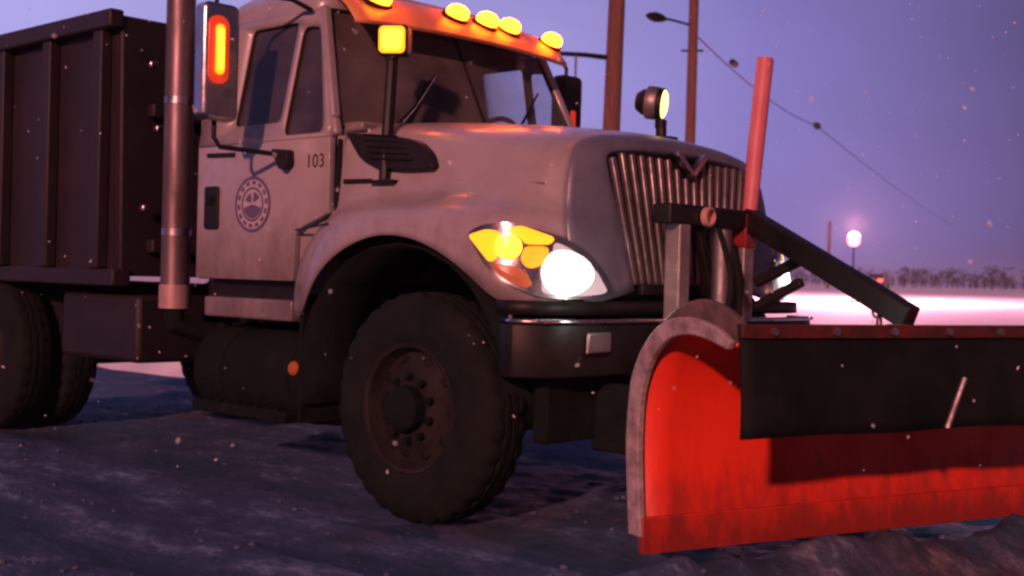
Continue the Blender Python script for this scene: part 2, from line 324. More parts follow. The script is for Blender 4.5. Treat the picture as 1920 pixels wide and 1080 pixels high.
# ---- wheels
def make_wheel(cx, yo, side, parent, name='front_wheel'):
    s = side   # -1: outer face towards -y
    W = 0.285
    prof = [(0.285, 0.05), (0.292, 0.012), (0.32, 0.002), (0.37, 0.0), (0.42, 0.002), (0.455, 0.010), (0.49, 0.028), (0.508, 0.042), (0.517, 0.06)]
    tread = []
    for g in (0.10, 0.142, 0.185): tread += [(0.52, g-0.008), (0.506, g-0.005), (0.506, g+0.005), (0.52, g+0.008)]
    full = prof+tread+[(r, W-h) for r, h in prof[::-1]]
    def md(i, k, r): return r-0.014 if (6 <= i <= 9 or len(full)-10 <= i <= len(full)-7) and (k % 3 == 0) else r
    rim = MB().lathe([(0.286, 0.055), (0.294, 0.012), (0.288, 0.006), (0.272, 0.014), (0.262, 0.05), (0.25, 0.075), (0.222, 0.070), (0.19, 0.050), (0.165, 0.032), (0.12, 0.026), (0.06, 0.026), (0.001, 0.03)], (0, 0, 0), 'y', 48)
    fl = [(x, -s*y if s > 0 else y, z) for x, y, z in rim.v]
    mir = -1 if s > 0 else 1
    def put(m): m.v = [(x+cx, yo+mir*y, z+0.52) for x, y, z in m.v]; return m
    w = put(rim).build(name, RIM, parent)
    put(MB().lathe(full, (0, 0, 0), 'y', 90, md)).build('tyre', RUBBER, w, ang=28)
    put(MB().lathe([(0.105, 0.03), (0.10, -0.03), (0.088, -0.042), (0.06, -0.046), (0.001, -0.047)], (0, 0, 0), 'y', 32)).build('hub', CHASSIS, w)
    for k in range(10):
        a = 2*math.pi*(k+0.5)/10; b = MB().lathe([(0.018, 0.03), (0.018, 0.0), (0.010, -0.008), (0.001, -0.009)], (0.143*math.cos(a), 0, 0.143*math.sin(a)), 'y', 6)
        put(b).build('lug_nut', CHASSIS, w)
    for k in range(10):
        a = 2*math.pi*k/10; b = MB().lathe([(0.026, 0.058), (0.026, 0.050), (0.020, 0.047), (0.001, 0.047)], (0.212*math.cos(a), 0.012, 0.212*math.sin(a)), 'y', 14)
        put(b).build('hand_hole', BLACK, w)
    return w
make_wheel(0, -1.2, -1, T); make_wheel(0, 1.2, 1, T)
for x in (-4.2,):
    make_wheel(x, -1.2, -1, T, 'rear_wheel'); make_wheel(x, 1.2, 1, T, 'rear_wheel')
    make_wheel(x, -0.88, -1, T, 'rear_wheel'); make_wheel(x, 0.88, 1, T, 'rear_wheel')
# ---- chassis
for s in (-1, 1):
    m = MB().span((-5.2, s*0.36, 0.74), (0.62, s*0.44, 1.00)); m.build('frame_rail', CHASSIS, T, bevel=0.008)
MB().tube([(0, -1.0, 0.50), (0, -0.6, 0.46), (0, 0.6, 0.46), (0, 1.0, 0.50)], 0.07, 12).build('front_axle', CHASSIS, T)
MB().tube([(-4.2, -1.0, 0.52), (-4.2, 1.0, 0.52)], 0.11, 12).build('rear_axle', CHASSIS, T)
for s in (-1, 1):
    m = MB()
    for k in range(5): m.bar((-0.62+0.03*k, s*0.42, 0.60-0.0139*k), (0.55-0.03*k, s*0.42, 0.60-0.0139*k), 0.08, 0.014)
    m.build('leaf_spring', CHASSIS, T)
MB().span((-1.75, -0.3, 0.50), (0.45, 0.3, 1.25)).build('engine_block', CHASSIS, T, bevel=0.06)
m = MB(); m.lathe([(0.001, 0), (0.20, 0), (0.235, 0.03), (0.24, 0.06), (0.24, 1.02), (0.235, 1.05), (0.20, 1.08), (0.001, 1.08)], (-1.96, -0.80, 0.56), 'x', 28)
m.build('fuel_tank', CHASSIS, T)
for x in (-1.72, -1.12): MB().lathe([(0.244, 0), (0.248, 0.005), (0.248, 0.055), (0.244, 0.06)], (x, -0.80, 0.56), 'x', 28).build('tank_strap', CHASSIS, T)
st = MB().span((-1.95, -1.03, 0.33), (-1.10, -0.76, 0.39)).build('cab_step', CHASSIS, T, bevel=0.01)
for k in range(9): MB().span((-1.92+0.09*k, -1.02, 0.391), (-1.89+0.09*k, -0.78, 0.402)).build('tread_strip', CHASSIS, st)
for x in (-1.88, -1.16): MB().bar((x, -0.86, 0.36), (x, -0.86, 0.9), 0.04, 0.05).build('step_bracket', CHASSIS, T)
MB().span((-1.88, -1.01, 0.855), (-1.09, -0.80, 0.965)).build('battery_box', PAINT_LOW, T, bevel=0.012)
MB().span((-1.9, -0.93, 0.965), (-1.06, -0.7, 1.07)).build('sill_recess', BLACK, T)
# mud flap, reflector behind the front wheel
MB().span((-0.90, -1.10, 0.36), (-0.885, -0.72, 0.90)).build('mud_flap', RUBBER, T)
MB().lathe([(0.001, -0.012), (0.03, -0.010), (0.038, 0.0), (0.038, 0.01)], (-1.03, -1.035, 0.62), 'y', 18).build('amber_reflector', mat('amber_reflector', (0.45, 0.14, 0.02), (0.3, 0.09, 0.02), 0.3), T)
# inner wheel arch liners
for s in (-1, 1):
    rows = []
    for a in range(-15, 196, 15):
        x = -0.19+0.70*math.cos(R(a)); z = 0.62+0.64*math.sin(R(a)); rows.append([(x, s*1.11, z), (x, s*0.55, z)])
    MB().grid(rows).build('arch_liner', CHASSIS, T, solid=0.01)

# ---- hood, fenders, nose
LV = [  # levels: lip, belly, fender top, hood low, hood mid, shoulder, crown edge, crown mid, crown
 [(-1.06,-1.030,.86),(-.87,-1.13,.87),(-.77,-1.15,1.06),(-.61,-1.155,1.195),(-.38,-1.155,1.285),(-.19,-1.155,1.302),(.02,-1.155,1.271),(.23,-1.15,1.178),(.36,-1.14,1.088),(.47,-1.11,1.0),(.575,-1.01,.985),(.665,-.86,.985)],
 [(-1.05,-1.030,1.12),(-.86,-1.12,1.16),(-.74,-1.145,1.24),(-.60,-1.15,1.32),(-.38,-1.15,1.365),(-.19,-1.15,1.38),(.02,-1.15,1.375),(.23,-1.135,1.36),(.36,-1.115,1.35),(.47,-1.075,1.34),(.56,-.985,1.33),(.63,-.86,1.32)],
 [(-.90,-1.018,1.335),(-.78,-1.075,1.365),(-.67,-1.085,1.40),(-.55,-1.085,1.425),(-.36,-1.08,1.44),(-.18,-1.075,1.445),(.02,-1.07,1.44),(.21,-1.06,1.43),(.34,-1.04,1.42),(.44,-1.01,1.41),(.53,-.94,1.40),(.60,-.845,1.39)],
 [(-.785,-.985,1.40),(-.70,-.985,1.435),(-.60,-.975,1.465),(-.49,-.965,1.48),(-.33,-.955,1.49),(-.17,-.945,1.49),(.02,-.94,1.485),(.20,-.932,1.475),(.33,-.925,1.465),(.43,-.915,1.455),(.515,-.89,1.445),(.585,-.825,1.435)],
 [(-.785,-.965,1.60),(-.70,-.955,1.60),(-.60,-.945,1.60),(-.48,-.935,1.60),(-.33,-.925,1.595),(-.17,-.915,1.59),(.02,-.908,1.58),(.20,-.90,1.57),(.33,-.893,1.56),(.43,-.885,1.55),(.51,-.865,1.54),(.575,-.81,1.535)],
 [(-.785,-.955,1.76),(-.70,-.945,1.755),(-.60,-.932,1.75),(-.48,-.92,1.745),(-.33,-.905,1.735),(-.17,-.893,1.725),(.02,-.882,1.71),(.20,-.87,1.695),(.33,-.86,1.685),(.43,-.85,1.675),(.50,-.83,1.665),(.56,-.775,1.66)],
 [(-.785,-.92,1.845),(-.70,-.90,1.845),(-.60,-.88,1.84),(-.48,-.86,1.835),(-.33,-.84,1.825),(-.17,-.82,1.815),(.02,-.80,1.80),(.20,-.785,1.782),(.33,-.775,1.768),(.42,-.765,1.757),(.48,-.745,1.748),(.53,-.70,1.74)],
 [(-.72,-.60,1.905),(-.66,-.60,1.905),(-.56,-.60,1.90),(-.45,-.59,1.895),(-.31,-.57,1.885),(-.16,-.55,1.875),(.02,-.54,1.86),(.20,-.53,1.842),(.33,-.52,1.825),(.42,-.51,1.812),(.48,-.50,1.80),(.54,-.48,1.785)],
 [(-.68,0,1.925),(-.62,0,1.925),(-.53,0,1.92),(-.43,0,1.915),(-.30,0,1.91),(-.15,0,1.90),(.02,0,1.885),(.20,0,1.868),(.33,0,1.85),(.43,0,1.838),(.50,0,1.822),(.57,0,1.80)],
]
rows = LV + [[(x, -y, z) for x, y, z in r] for r in LV[-2::-1]]
hood = MB().grid(rows).build('hood', PAINT, T, sub=2, solid=0.012, soff=-1)
# nose: from the hood front edge round to the grille edge
H = [r[-1] for r in rows]
G = [(.70,-.43,1.075),(.668,-.475,1.30),(.660,-.50,1.38),(.655,-.52,1.435),(.645,-.555,1.535),(.635,-.590,1.645),(.630,-.585,1.695),(.640,-.32,1.715),(.645,0,1.722)]
G = G+[(x, -y, z) for x, y, z in G[-2::-1]]
mid = [tuple((a*0.5+b*0.5) for a, b in zip(h, g)) for h, g in zip(H, G)]
mid = [(x+0.022, y, z+(0.012 if 6 <= i <= 10 else 0)) for i, (x, y, z) in enumerate(mid)]
back = [(x-0.06, y*0.985, z-(0.02 if 6 <= i <= 10 else 0)) for i, (x, y, z) in enumerate(G)]
nose = MB().grid([H, mid, G, back]).build('nose_panel', GREY, T, sub=2, solid=0.01, soff=-1)
# seams
MB().bar((-.775, -0.985, 1.40), (-.775, -0.972, 1.78), 0.014, 0.02, (0, 1, 0)).build('door_gap', BLACK, T)
MB().bar((-1.03, -1.040, 1.325), (-.70, -1.10, 1.352), 0.008, 0.010).build('fender_seam', BLACK, hood)
MB().bar((-0.74, -0.972, 1.568), (-0.55, -0.955, 1.566), 0.012, 0.022).build('hood_latch', BLACK, hood)
MB().bar((.0, -.916, 1.555), (.50, -.878, 1.530), 0.006, 0.006).build('hood_crease', PAINT_LOW, hood)
# hood side air intake: black leaf-shaped louvre standing proud of the hood side
def hside(x, z):
    k = (x+0.785)/1.3; lo = -0.972+0.072*k; hi = -0.957+0.085*k
    t = max(0, min(1, (z-1.58)/0.18)); return lo+(hi-lo)*t
leaf = [(-.80, 1.815), (-.60, 1.792), (-.40, 1.772), (-.28, 1.745), (-.19, 1.68), (-.145, 1.608), (-.34, 1.606), (-.53, 1.625), (-.65, 1.675), (-.74, 1.74)]
leaf = [(x+0.06 if x < -0.7 else x+0.03, z) for x, z in leaf]
lp = rpoly(leaf, 0.03, 4)
vent = MB().prism([(x, hside(x, z)-0.022, z) for x, z in lp], (0, 0.06, 0)).build('hood_air_intake', BLACK, hood, bevel=0.006)
for k in range(5):
    z = 1.655+0.03*k
    MB().bar((-0.60+0.03*(4-k)*0.5, hside(-.6, z)-0.026, z+0.02), (-0.26-0.03*k, hside(-.26, z)-0.026, z), 0.012, 0.006).build('intake_louvre', CHASSIS, hood)

for s in (-1, 1):
    MB().prism([(-1.10, s*.978, 1.0), (-.80, s*.978, 1.0), (-.762, s*.962, 1.42), (-.762, s*.955, 1.80), (-.81, s*.965, 1.80), (-1.10, s*.978, 1.40)], (0, -s*.02, 0)).build('cowl_side_panel', PAINT, T)
# ---- grille
gb = [( .575, -.60, 1.73), (.575, .60, 1.73), (.63, .45, 1.05), (.63, -.45, 1.05)]
grille = MB().prism(gb, (-0.02, 0, 0)).build('grille', BLACK, T)
NB = 17
for k in range(NB):
    t = -1+2*k/(NB-1)
    yt, yb = t*0.565, t*0.435; zt = 1.690
    if abs(yt) < 0.10: zt = 1.610+abs(yt)*0.55
    elif abs(t) > 0.95: zt = 1.665
    xt = .622; xb = .672
    a = (xt-(1.69-zt)*-0.06, yt, zt); b = (xb, yb, 1.095)
    MB().bar(a, b, 0.030, 0.03, (1, 0, 0)).build('grille_bar', BARMAT, grille, bevel=0.007)
m = MB(); m.bar((.655, -.115, 1.722), (.662, 0.0, 1.625), 0.030, 0.035, (1, 0, 0)); m.build('v_emblem_arm', CHROME, grille, bevel=0.005)
m = MB(); m.bar((.655, .115, 1.722), (.662, 0.0, 1.625), 0.030, 0.0355, (1, 0, 0)); m.build('v_emblem_arm', CHROME, grille, bevel=0.005)
MB().bar((.70, -.43, 1.075), (.70, .43, 1.075), 0.03, 0.05).build('grille_lower_rail', BLACK, grille, bevel=0.006)

# ---- headlights
plan = [(.20,-1.150),(.30,-1.135),(.36,-1.125),(.47,-1.085),(.56,-.995),(.63,-.872),(.675,-.72),(.705,-.60),(.72,-.48)]
sp = spline([(x, y, 0) for x, y in plan], 12)
def onplan(x):   # point of the wrap-round lamp surface with this x, and its outward normal
    for a, b in zip(sp[:-1], sp[1:]):
        if a.x <= x <= b.x+1e-6:
            t = (x-a.x)/max(1e-6, b.x-a.x); p = a.lerp(b, t); d = (b-a).normalized(); return p, Vector((d.y, -d.x, 0))*1.0
    return sp[-1], Vector((1, 0, 0))
def lamp_patch(pts, off, side, depth=0.02):
    # outline given as (x,z) on the lamp surface, as a thick patch
    m = MB(); n = len(pts); cx = sum(p[0] for p in pts)/n; cz = sum(p[1] for p in pts)/n; front = []; 
    def P(x, z, o):
        p, nn = onplan(x); q = p+nn*o; tilt = (1.33-z)*0.10; return (q.x+tilt*nn.x, side*-1*(q.y+tilt*nn.y), z)
    rings = [1.0, 0.75, 0.5, 0.25]
    vs = [P(cx+(x-cx), cz+(z-cz), off-depth) for x, z in pts]
    for r in rings: vs += [P(cx+(x-cx)*r, cz+(z-cz)*r, off+0.004*(1-r)) for x, z in pts]
    vs.append(P(cx, cz, off+0.006)); fs = []
    for k in range(len(rings)): fs += [(k*n+i, k*n+(i+1) % n, (k+1)*n+(i+1) % n, (k+1)*n+i) for i in range(n)]
    fs += [(len(rings)*n+i, len(rings)*n+(i+1) % n, len(vs)-1) for i in range(n)]
    return m.add(vs, fs)
def ell(cx, cz, rx, rz, n=24): return [(cx+rx*math.cos(2*math.pi*k/n), cz+rz*math.sin(2*math.pi*k/n)) for k in range(n)]
for side in (-1, 1):
    out = rpoly([(.295,1.30),(.36,1.335),(.47,1.352),(.545,1.33),(.625,1.295),(.66,1.235),(.685,1.145),(.697,1.045),(.645,1.025),(.565,1.035),(.475,1.095),(.395,1.165)], 0.03, 4)
    hl = lamp_patch(out, 0.004, side, 0.05).build('headlight', CHROME, T)
    lamp_patch(rpoly([(.310,1.292),(.395,1.318),(.452,1.31),(.452,1.20),(.420,1.175)], .02, 4), 0.012, side).build('turn_signal_wedge', AMBER, hl)
    lamp_patch(ell(.484, 1.245, .040, .052), 0.026, side, 0.03).build('turn_signal_bulb', emit('amber_bulb', (1.0, 0.48, 0.02), 4.5), hl)
    lamp_patch(rpoly([(.466,1.318),(.520,1.338),(.606,1.290),(.596,1.258),(.534,1.258),(.52,1.285)], .02, 4), 0.012, side).build('turn_signal_cell', AMBER, hl)
    lamp_patch(rpoly([(.532,1.250),(.592,1.250),(.588,1.18),(.545,1.150),(.520,1.185)], .02, 4), 0.012, side).build('turn_signal_cell', emit('amber_lens_low', (1.0, 0.22, 0.006), 1.9), hl)
    lamp_patch(rpoly([(.415,1.175),(.50,1.165),(.535,1.145),(.555,1.085),(.535,1.07),(.47,1.11)], .02, 4), 0.010, side).build('side_marker_lens', mat('amber_marker_lens', (0.62, 0.24, 0.10), (0.5, 0.18, 0.08), 0.25), hl)
    lamp_patch(rpoly([(.605,1.275),(.640,1.24),(.672,1.15),(.688,1.055),(.640,1.038),(.575,1.050),(.575,1.10),(.598,1.20)], .02, 4), 0.008, side).build('headlamp_reflector', REFLW, hl)
    lamp_patch(ell(.620, 1.138, .046, .100), 0.022, side, 0.03).build('headlamp_bowl', emit('headlamp_bowl', (0.95, 0.97, 1.0), 0.95, (0.8, 0.8, 0.82)), hl)
    lamp_patch(ell(.613, 1.135, .034, .074), 0.034, side, 0.04).build('headlamp_beam', WHITE_E, hl)
    s_ = lightobj('headlamp_light', 'SPOT', (.80, side*0.86, 1.13), 22, (1.0, 0.95, 0.88), hl, spot_size=R(110), spot_blend=0.6, shadow_soft_size=0.05)
    s_.rotation_euler = Vector((-0.97, -side*0.10, 0.20)).to_track_quat('Z', 'Y').to_euler()
    if side < 0: lightobj('headlamp_spill', 'POINT', (.98, side*0.92, 1.02), 2.0, (1.0, 0.95, 0.9), hl, shadow_soft_size=0.05)

# ---- bumper
bp_ = [(.52, -1.16), (.60, -1.17), (.70, -1.10), (.745, -.95), (.755, -.6), (.755, .6), (.745, .95), (.70, 1.10), (.60, 1.17), (.52, 1.16)]
def ribbon(z0, z1, grow, path=bp_):
    rows = []
    for z in (z0, z1): rows.append([(x+grow, y*(1+grow*0.6), z) for x, y in path])
    return MB().grid(rows)
bumper = ribbon(0.70, 0.925, 0).build('bumper', BLACK, T, solid=0.03, bevel=0.008)
ribbon(0.926, 0.944, 0.012).build('bumper_bright_strip', CHROME, bumper, solid=0.04)
MB().box((.765, -.80, .845), (.02, .16, .09)).build('bumper_tow_plate', STEEL, bumper, bevel=0.01)
ribbon(0.96, 1.02, -0.06).build('valance', BLACK, bumper, solid=0.02)

# ---- cab
belt = 1.79
def ysurf(z): return -1.0 if z <= belt else -1.0+(z-belt)*0.205
def fs(sgn): return lambda x, z: (x, sgn*-ysurf(z), z)
W1 = rrect(-1.650, -1.235, 1.885, 2.43, 0.035)
W2 = rpoly([(-1.195, 1.812), (-.865, 1.812), (-.885, 1.90), (-1.045, 2.385), (-1.195, 2.40)], 0.05, 5)
for sgn in (-1, 1):
    low = [(-1.955, 1.065), (-1.075, 1.065), (-1.065, 1.30), (-1.00, 1.345), (-.80, 1.41), (-.80, belt), (-1.955, belt)]
    me = holed(rpoly(low[:5], 0.02, 2)[3:-3] if False else low, [], fs(sgn))
    door = finish('door', me, PAINT, T, solid=0.04, bevel=0.006, soff=0)
    up = [(-1.955, belt+.0005), (-.80, belt+.0005), (-.815, 1.86), (-1.065, 2.485), (-1.955, 2.485)]
    me = holed(up, [W1[::-1], W2[::-1]], fs(sgn))
    fr = finish('window_frame', me, PAINT, door, solid=0.04, soff=0)
    for nm, w in (('door_window', W1), ('vent_window', W2)):
        g = MB(); g.add([(x, sgn*(-ysurf(z)-0.004), z) for x, z in w], [tuple(range(len(w)))]); g.build(nm, GLASSD if sgn < 0 else GLASSF, door, smooth=False)
        gas = [(x, sgn*(-ysurf(z)+0.003), z) for x, z in w]; MB().tube(gas+gas[:1], 0.009, 6, False).build('window_seal', BLACK, door)
    if sgn < 0:
        MB().prism([(x, -1.022, z) for x, z in rrect(-1.865, -1.735, 1.335, 1.57, 0.02)], (0, -0.014, 0)).build('door_handle', BLACK, door, bevel=0.004)
        MB().bar((-1.83, -1.036, 1.49), (-1.77, -1.036, 1.49), 0.02, 0.05).build('handle_lever', CHASSIS, door, bevel=0.004)
        MB().bar((-1.855, -1.024, 1.742), (-1.60, -1.024, 1.736), 0.014, 0.022).build('belt_trim', BLACK, door)
        # city seal on the door: printed disc with ring, petals and blue centre field
        em = MB(); c = (-1.43, -1.0225, 1.465); ra, rb = 0.158, 0.148
        em.add([(c[0]+ra*math.cos(2*math.pi*k/48), c[1], c[2]+rb*math.sin(2*math.pi*k/48)) for k in range(48)], [tuple(range(48))])
        seal = em.build('door_seal', DECALW, door, smooth=False)
        def ring(r0, r1, y, a0=0, a1=360, n=48):
            m = MB(); vs = []
            for k in range(n+1):
                a = R(a0+(a1-a0)*k/n); vs += [(c[0]+r0*math.cos(a), y, c[2]+r0*math.sin(a)*0.94), (c[0]+r1*math.cos(a), y, c[2]+r1*math.sin(a)*0.94)]
            return m.add(vs, [(2*k, 2*k+1, 2*k+3, 2*k+2) for k in range(n)])
        ring(0.140, 0.158, -1.0240).build('seal_ring', DECAL, door, smooth=False)
        for k in range(14): ring(0.112, 0.132, -1.0240, k*25.7, k*25.7+15, 4).build('seal_mark', DECAL, door, smooth=False)
        ring(0.085, 0.098, -1.0240).build('seal_ring', DECAL, door, smooth=False)
        ring(0.0, 0.080, -1.0240, 195, 345, 16).build('seal_field', DECAL, door, smooth=False)
        ring(0.02, 0.070, -1.0240, 30, 80, 6).build('seal_field', DECAL, door, smooth=False)
        ring(0.02, 0.065, -1.0240, 105, 160, 6).build('seal_field', DECAL, door, smooth=False)
        tcu = bpy.data.curves.new('num', 'FONT'); tcu.body = '103'; tcu.size = 0.098; tcu.extrude = 0.0012; tcu.align_x = 'CENTER'; tcu.space_character = 1.05
        to = bpy.data.objects.new('num', tcu); col.objects.link(to); dg = bpy.context.evaluated_depsgraph_get()
        me = bpy.data.meshes.new_from_object(to.evaluated_get(dg)); bpy.data.objects.remove(to)
        for v in me.vertices: v.co = Vector((-0.908+v.co.x, -1.0225-v.co.z, 1.642+v.co.y))
        me.materials.clear(); finish('unit_number', me, NUM, door, smooth=False)
# rear wall, rear pillars, floor, firewall, ceiling
MB().span((-1.99, -.985, 1.06), (-1.955, .985, 2.0)).build('cab_back_wall', PAINT_LOW, T, bevel=0.01)
MB().prism([(-1.957, -.96, 2.0), (-1.957, .96, 2.0), (-1.957, .85, 2.50), (-1.957, -.85, 2.50)], (-.03, 0, 0)).build('cab_back_upper', INSIDE, T)
m = MB(); m.span((-1.95, -.975, 1.06), (-.80, .975, 1.10)); m.build('cab_floor', INSIDE, T)
MB().span((-.84, -.96, 1.10), (-.80, .96, 1.84)).build('firewall', INSIDE, T)
m = MB(); m.span((-.98, -.94, 1.55), (-.72, .94, 1.84)); m.build('dashboard', INSIDE, T, bevel=0.05)
for y in (-.5, .5):
    m = MB(); m.span((-1.80, y-.27, 1.25), (-1.28, y+.27, 1.42)); seat = m.build('seat', INSIDE, T, bevel=0.05)
    MB().prism([(-1.86, y-.25, 1.38), (-1.74, y-.25, 1.38), (-1.84, y-.25, 2.05), (-1.92, y-.25, 2.05)], (0, .5, 0)).build('seat_back', INSIDE, seat, bevel=0.04)
pts = [(-1.12+0.20*math.cos(a)*0.35, .5+0.21*math.sin(a), 1.86+0.20*math.cos(a)) for a in [2*math.pi*k/28 for k in range(29)]]
sw = MB().tube(pts, 0.016, 8, False).build('steering_wheel', BLACK, T)
m = MB(); m.tube([(-1.12, .5, 1.86), (-.92, .5, 1.72)], 0.03, 8); m.bar((-1.12, .30, 1.86), (-1.12, .70, 1.86), 0.03, 0.02); m.build('steering_column', BLACK, sw)
# windscreen (curved) and pillars
rows = []
for j in range(7):
    t = j/6; row = []
    for i in range(17):
        s = -1+2*i/16; yw = s*(.945+(.825-.945)*t); bow = (1-s*s)*(0.13-0.04*t)
        row.append((-.805+bow+(-1.085+.805)*t, yw, 1.865+(2.49-1.865)*t-0.02*s*s*(1-t)))
    rows.append(row)
ws = MB().grid(rows).build('windscreen', GLASS, T)
edge = rows[0]+[r[-1] for r in rows[1:]]+rows[-1][::-1][1:]+[r[0] for r in rows[::-1][1:]]
MB().tube(edge, 0.012, 6, False).build('windscreen_seal', BLACK, ws)
MB().tube([rows[j][8] for j in range(7)], 0.010, 6).build('windscreen_divider', BLACK, ws)
for s in (-1, 1):
    p = [(-.800, s*.972, 1.80), (-.835, s*.962, 1.89), (-1.085, s*.842, 2.50)]
    m = MB(); m.bar(p[0], p[1], 0.045, 0.05, (0, 1, 0)); m.bar(p[1], p[2], 0.048, 0.055, (0, 1, 0)); m.build('windscreen_pillar', PAINT, T, bevel=0.014)
    wp = MB(); b0 = Vector((-.69, s*.42-.25, 1.875)); wp.tube([b0, b0+Vector((-.07, .18, .12)), b0+Vector((-.17, .42, .33))], [0.012, 0.009, 0.006], 8); wp.build('wiper', BLACK, ws)
MB().bar((-.74, -.93, 1.845), (-.74, .93, 1.845), 0.16, 0.05).build('cowl', PAINT_LOW, T, bevel=0.015)
# roof
ro = []
for z, x0, x1, w in ((2.482, -1.985, -1.075, .865), (2.53, -1.99, -1.06, .868), (2.60, -1.975, -1.08, .83), (2.66, -1.93, -1.14, .75), (2.695, -1.80, -1.28, .58)):
    ring_ = rrect(x0, x1, -w, w, 0.14, 6); ro.append([(x, y, z) for x, y in ring_]+[(ring_[0][0], ring_[0][1], z)])
rm = MB().grid(ro); n = len(ro[0]); rm.f.append(tuple(len(rm.v)-n+i for i in range(n-1)))
roof = rm.build('roof', PAINT, T, ang=50)
MB().span((-1.95, -.83, 2.455), (-1.10, .83, 2.478)).build('headliner', INSIDE, T)
# sun visor over the windscreen
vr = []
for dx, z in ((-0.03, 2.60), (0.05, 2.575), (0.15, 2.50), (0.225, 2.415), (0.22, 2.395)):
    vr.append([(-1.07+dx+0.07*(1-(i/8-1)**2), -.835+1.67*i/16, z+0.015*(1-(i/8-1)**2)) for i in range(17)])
visor = MB().grid(vr).build('sun_visor', mat('amber_lit_visor', (.80, .32, .12), (.66, .25, .10), .35, scale=5), T, solid=0.012)  # amber glow of the roof lamps put into the visor's own colour
# roof clearance lights, amber
LAMPE = emit('clearance_amber', (1.0, 0.11, 0.002), 50.0)
def roof_lamp(y, z):
    bow = 0.07*(1-min(1, (y/.835)**2)); q = Vector((-1.07+0.11+bow, y, 2.535+.2*bow)); nn = Vector((.62, 0, .78)); rot = nn.to_track_quat('Z', 'Y').to_matrix()
    b = MB().lathe([(0.062, -0.012), (0.064, 0.008), (0.055, 0.016), (0.001, 0.016)], (0, 0, 0), 'z', 18)
    l = MB().lathe([(0.050, 0.010), (0.052, 0.03), (0.045, 0.055), (0.028, 0.07), (0.001, 0.075)], (0, 0, 0), 'z', 18)
    for m, nm, mt in ((b, 'clearance_light', BLACK), (l, 'clearance_lens', LAMPE)):
        m.v = [tuple(q+rot @ Vector((vx*(1.45 if abs((rot @ Vector((1, 0, 0))).y) > .7 else 1), vy*(1.45 if abs((rot @ Vector((0, 1, 0))).y) > .7 else 1), vz))) for vx, vy, vz in m.v]; m.build(nm, mt, roof)
for y, z in ((-.62, 2.575), (-.08, 2.59), (.16, 2.585), (.36, 2.58), (.79, 2.535)): roof_lamp(y, z)
# ---- mirrors
for sgn in (-1, 1):
    X = -1.29; Yo = sgn*1.36
    mh = MB().prism([(X+.05, Yo+py*1.0, pz) for py, pz in rrect(-.105, .105, 1.86, 2.45, 0.04)], (-.10, 0, 0)).build('mirror', CHROME if sgn < 0 else BLACK, T, bevel=0.02)
    MB().prism([(X-.0505, Yo+py, pz) for py, pz in rrect(-.09, .09, 1.88, 2.43, 0.03)], (-.004, 0, 0)).build('mirror_glass', MIRGLASS, mh)
    MB().tube([(-1.13, sgn*1.02, 1.69), (-1.17, sgn*1.10, 1.715), (X, Yo-sgn*.03, 1.735), (X-.01, Yo, 1.78), (X-.01, Yo, 1.86)], 0.013, 8).build('mirror_arm', BLACK, mh)
    MB().tube([(-1.12, sgn*.90, 2.475), (-1.16, sgn*1.0, 2.52), (X, Yo-sgn*.05, 2.535), (X-.01, Yo, 2.50), (X-.01, Yo, 2.44)], 0.013, 8).build('mirror_arm', BLACK, mh)
    MB().prism([(x, sgn*1.022, z) for x, z in rpoly([(-1.215, 1.745), (-1.085, 1.735), (-1.075, 1.66), (-1.11, 1.63), (-1.15, 1.64)], .015, 3)], (0, sgn*.05, 0)).build('mirror_mount', BLACK, mh, bevel=0.006)
    if sgn < 0:
        zc = 2.21
        MB().prism([(X+.0505, Yo+py*1.0, pz) for py, pz in [(a-.028, b) for a, b in rrect(-.060, .060, zc-.17, zc+.17, .055)]], (.014, 0, 0)).build('mirror_lamp_halo', AMBERRED, mh, bevel=0.004)  # glowing plate draws the red halo round the lamp
        MB().prism([(X+.0650, Yo+py*1.0, pz) for py, pz in [(a-.030, b) for a, b in rrect(-.026, .026, zc-.125, zc+.125, .024)]], (.018, 0, 0)).build('mirror_amber_glow', AMBER, mh, bevel=0.008)
        MB().prism([(X+.0835, Yo+py-.030, pz) for py, pz in rrect(-.013, .013, zc-.10, zc+.10, .012)], (.004, 0, 0)).build('mirror_lamp_core', emit('mirror_core', (1.0, .55, .02), 4.0), mh)
    else:
        MB().prism([(X+.0505, Yo+py, pz) for py, pz in rrect(-.02, .03, 1.95, 2.22, .02)], (.006, 0, 0)).build('mirror_amber_glow', AMBERRED, mh)  # orange reflection on the far mirror drawn as a glowing strip
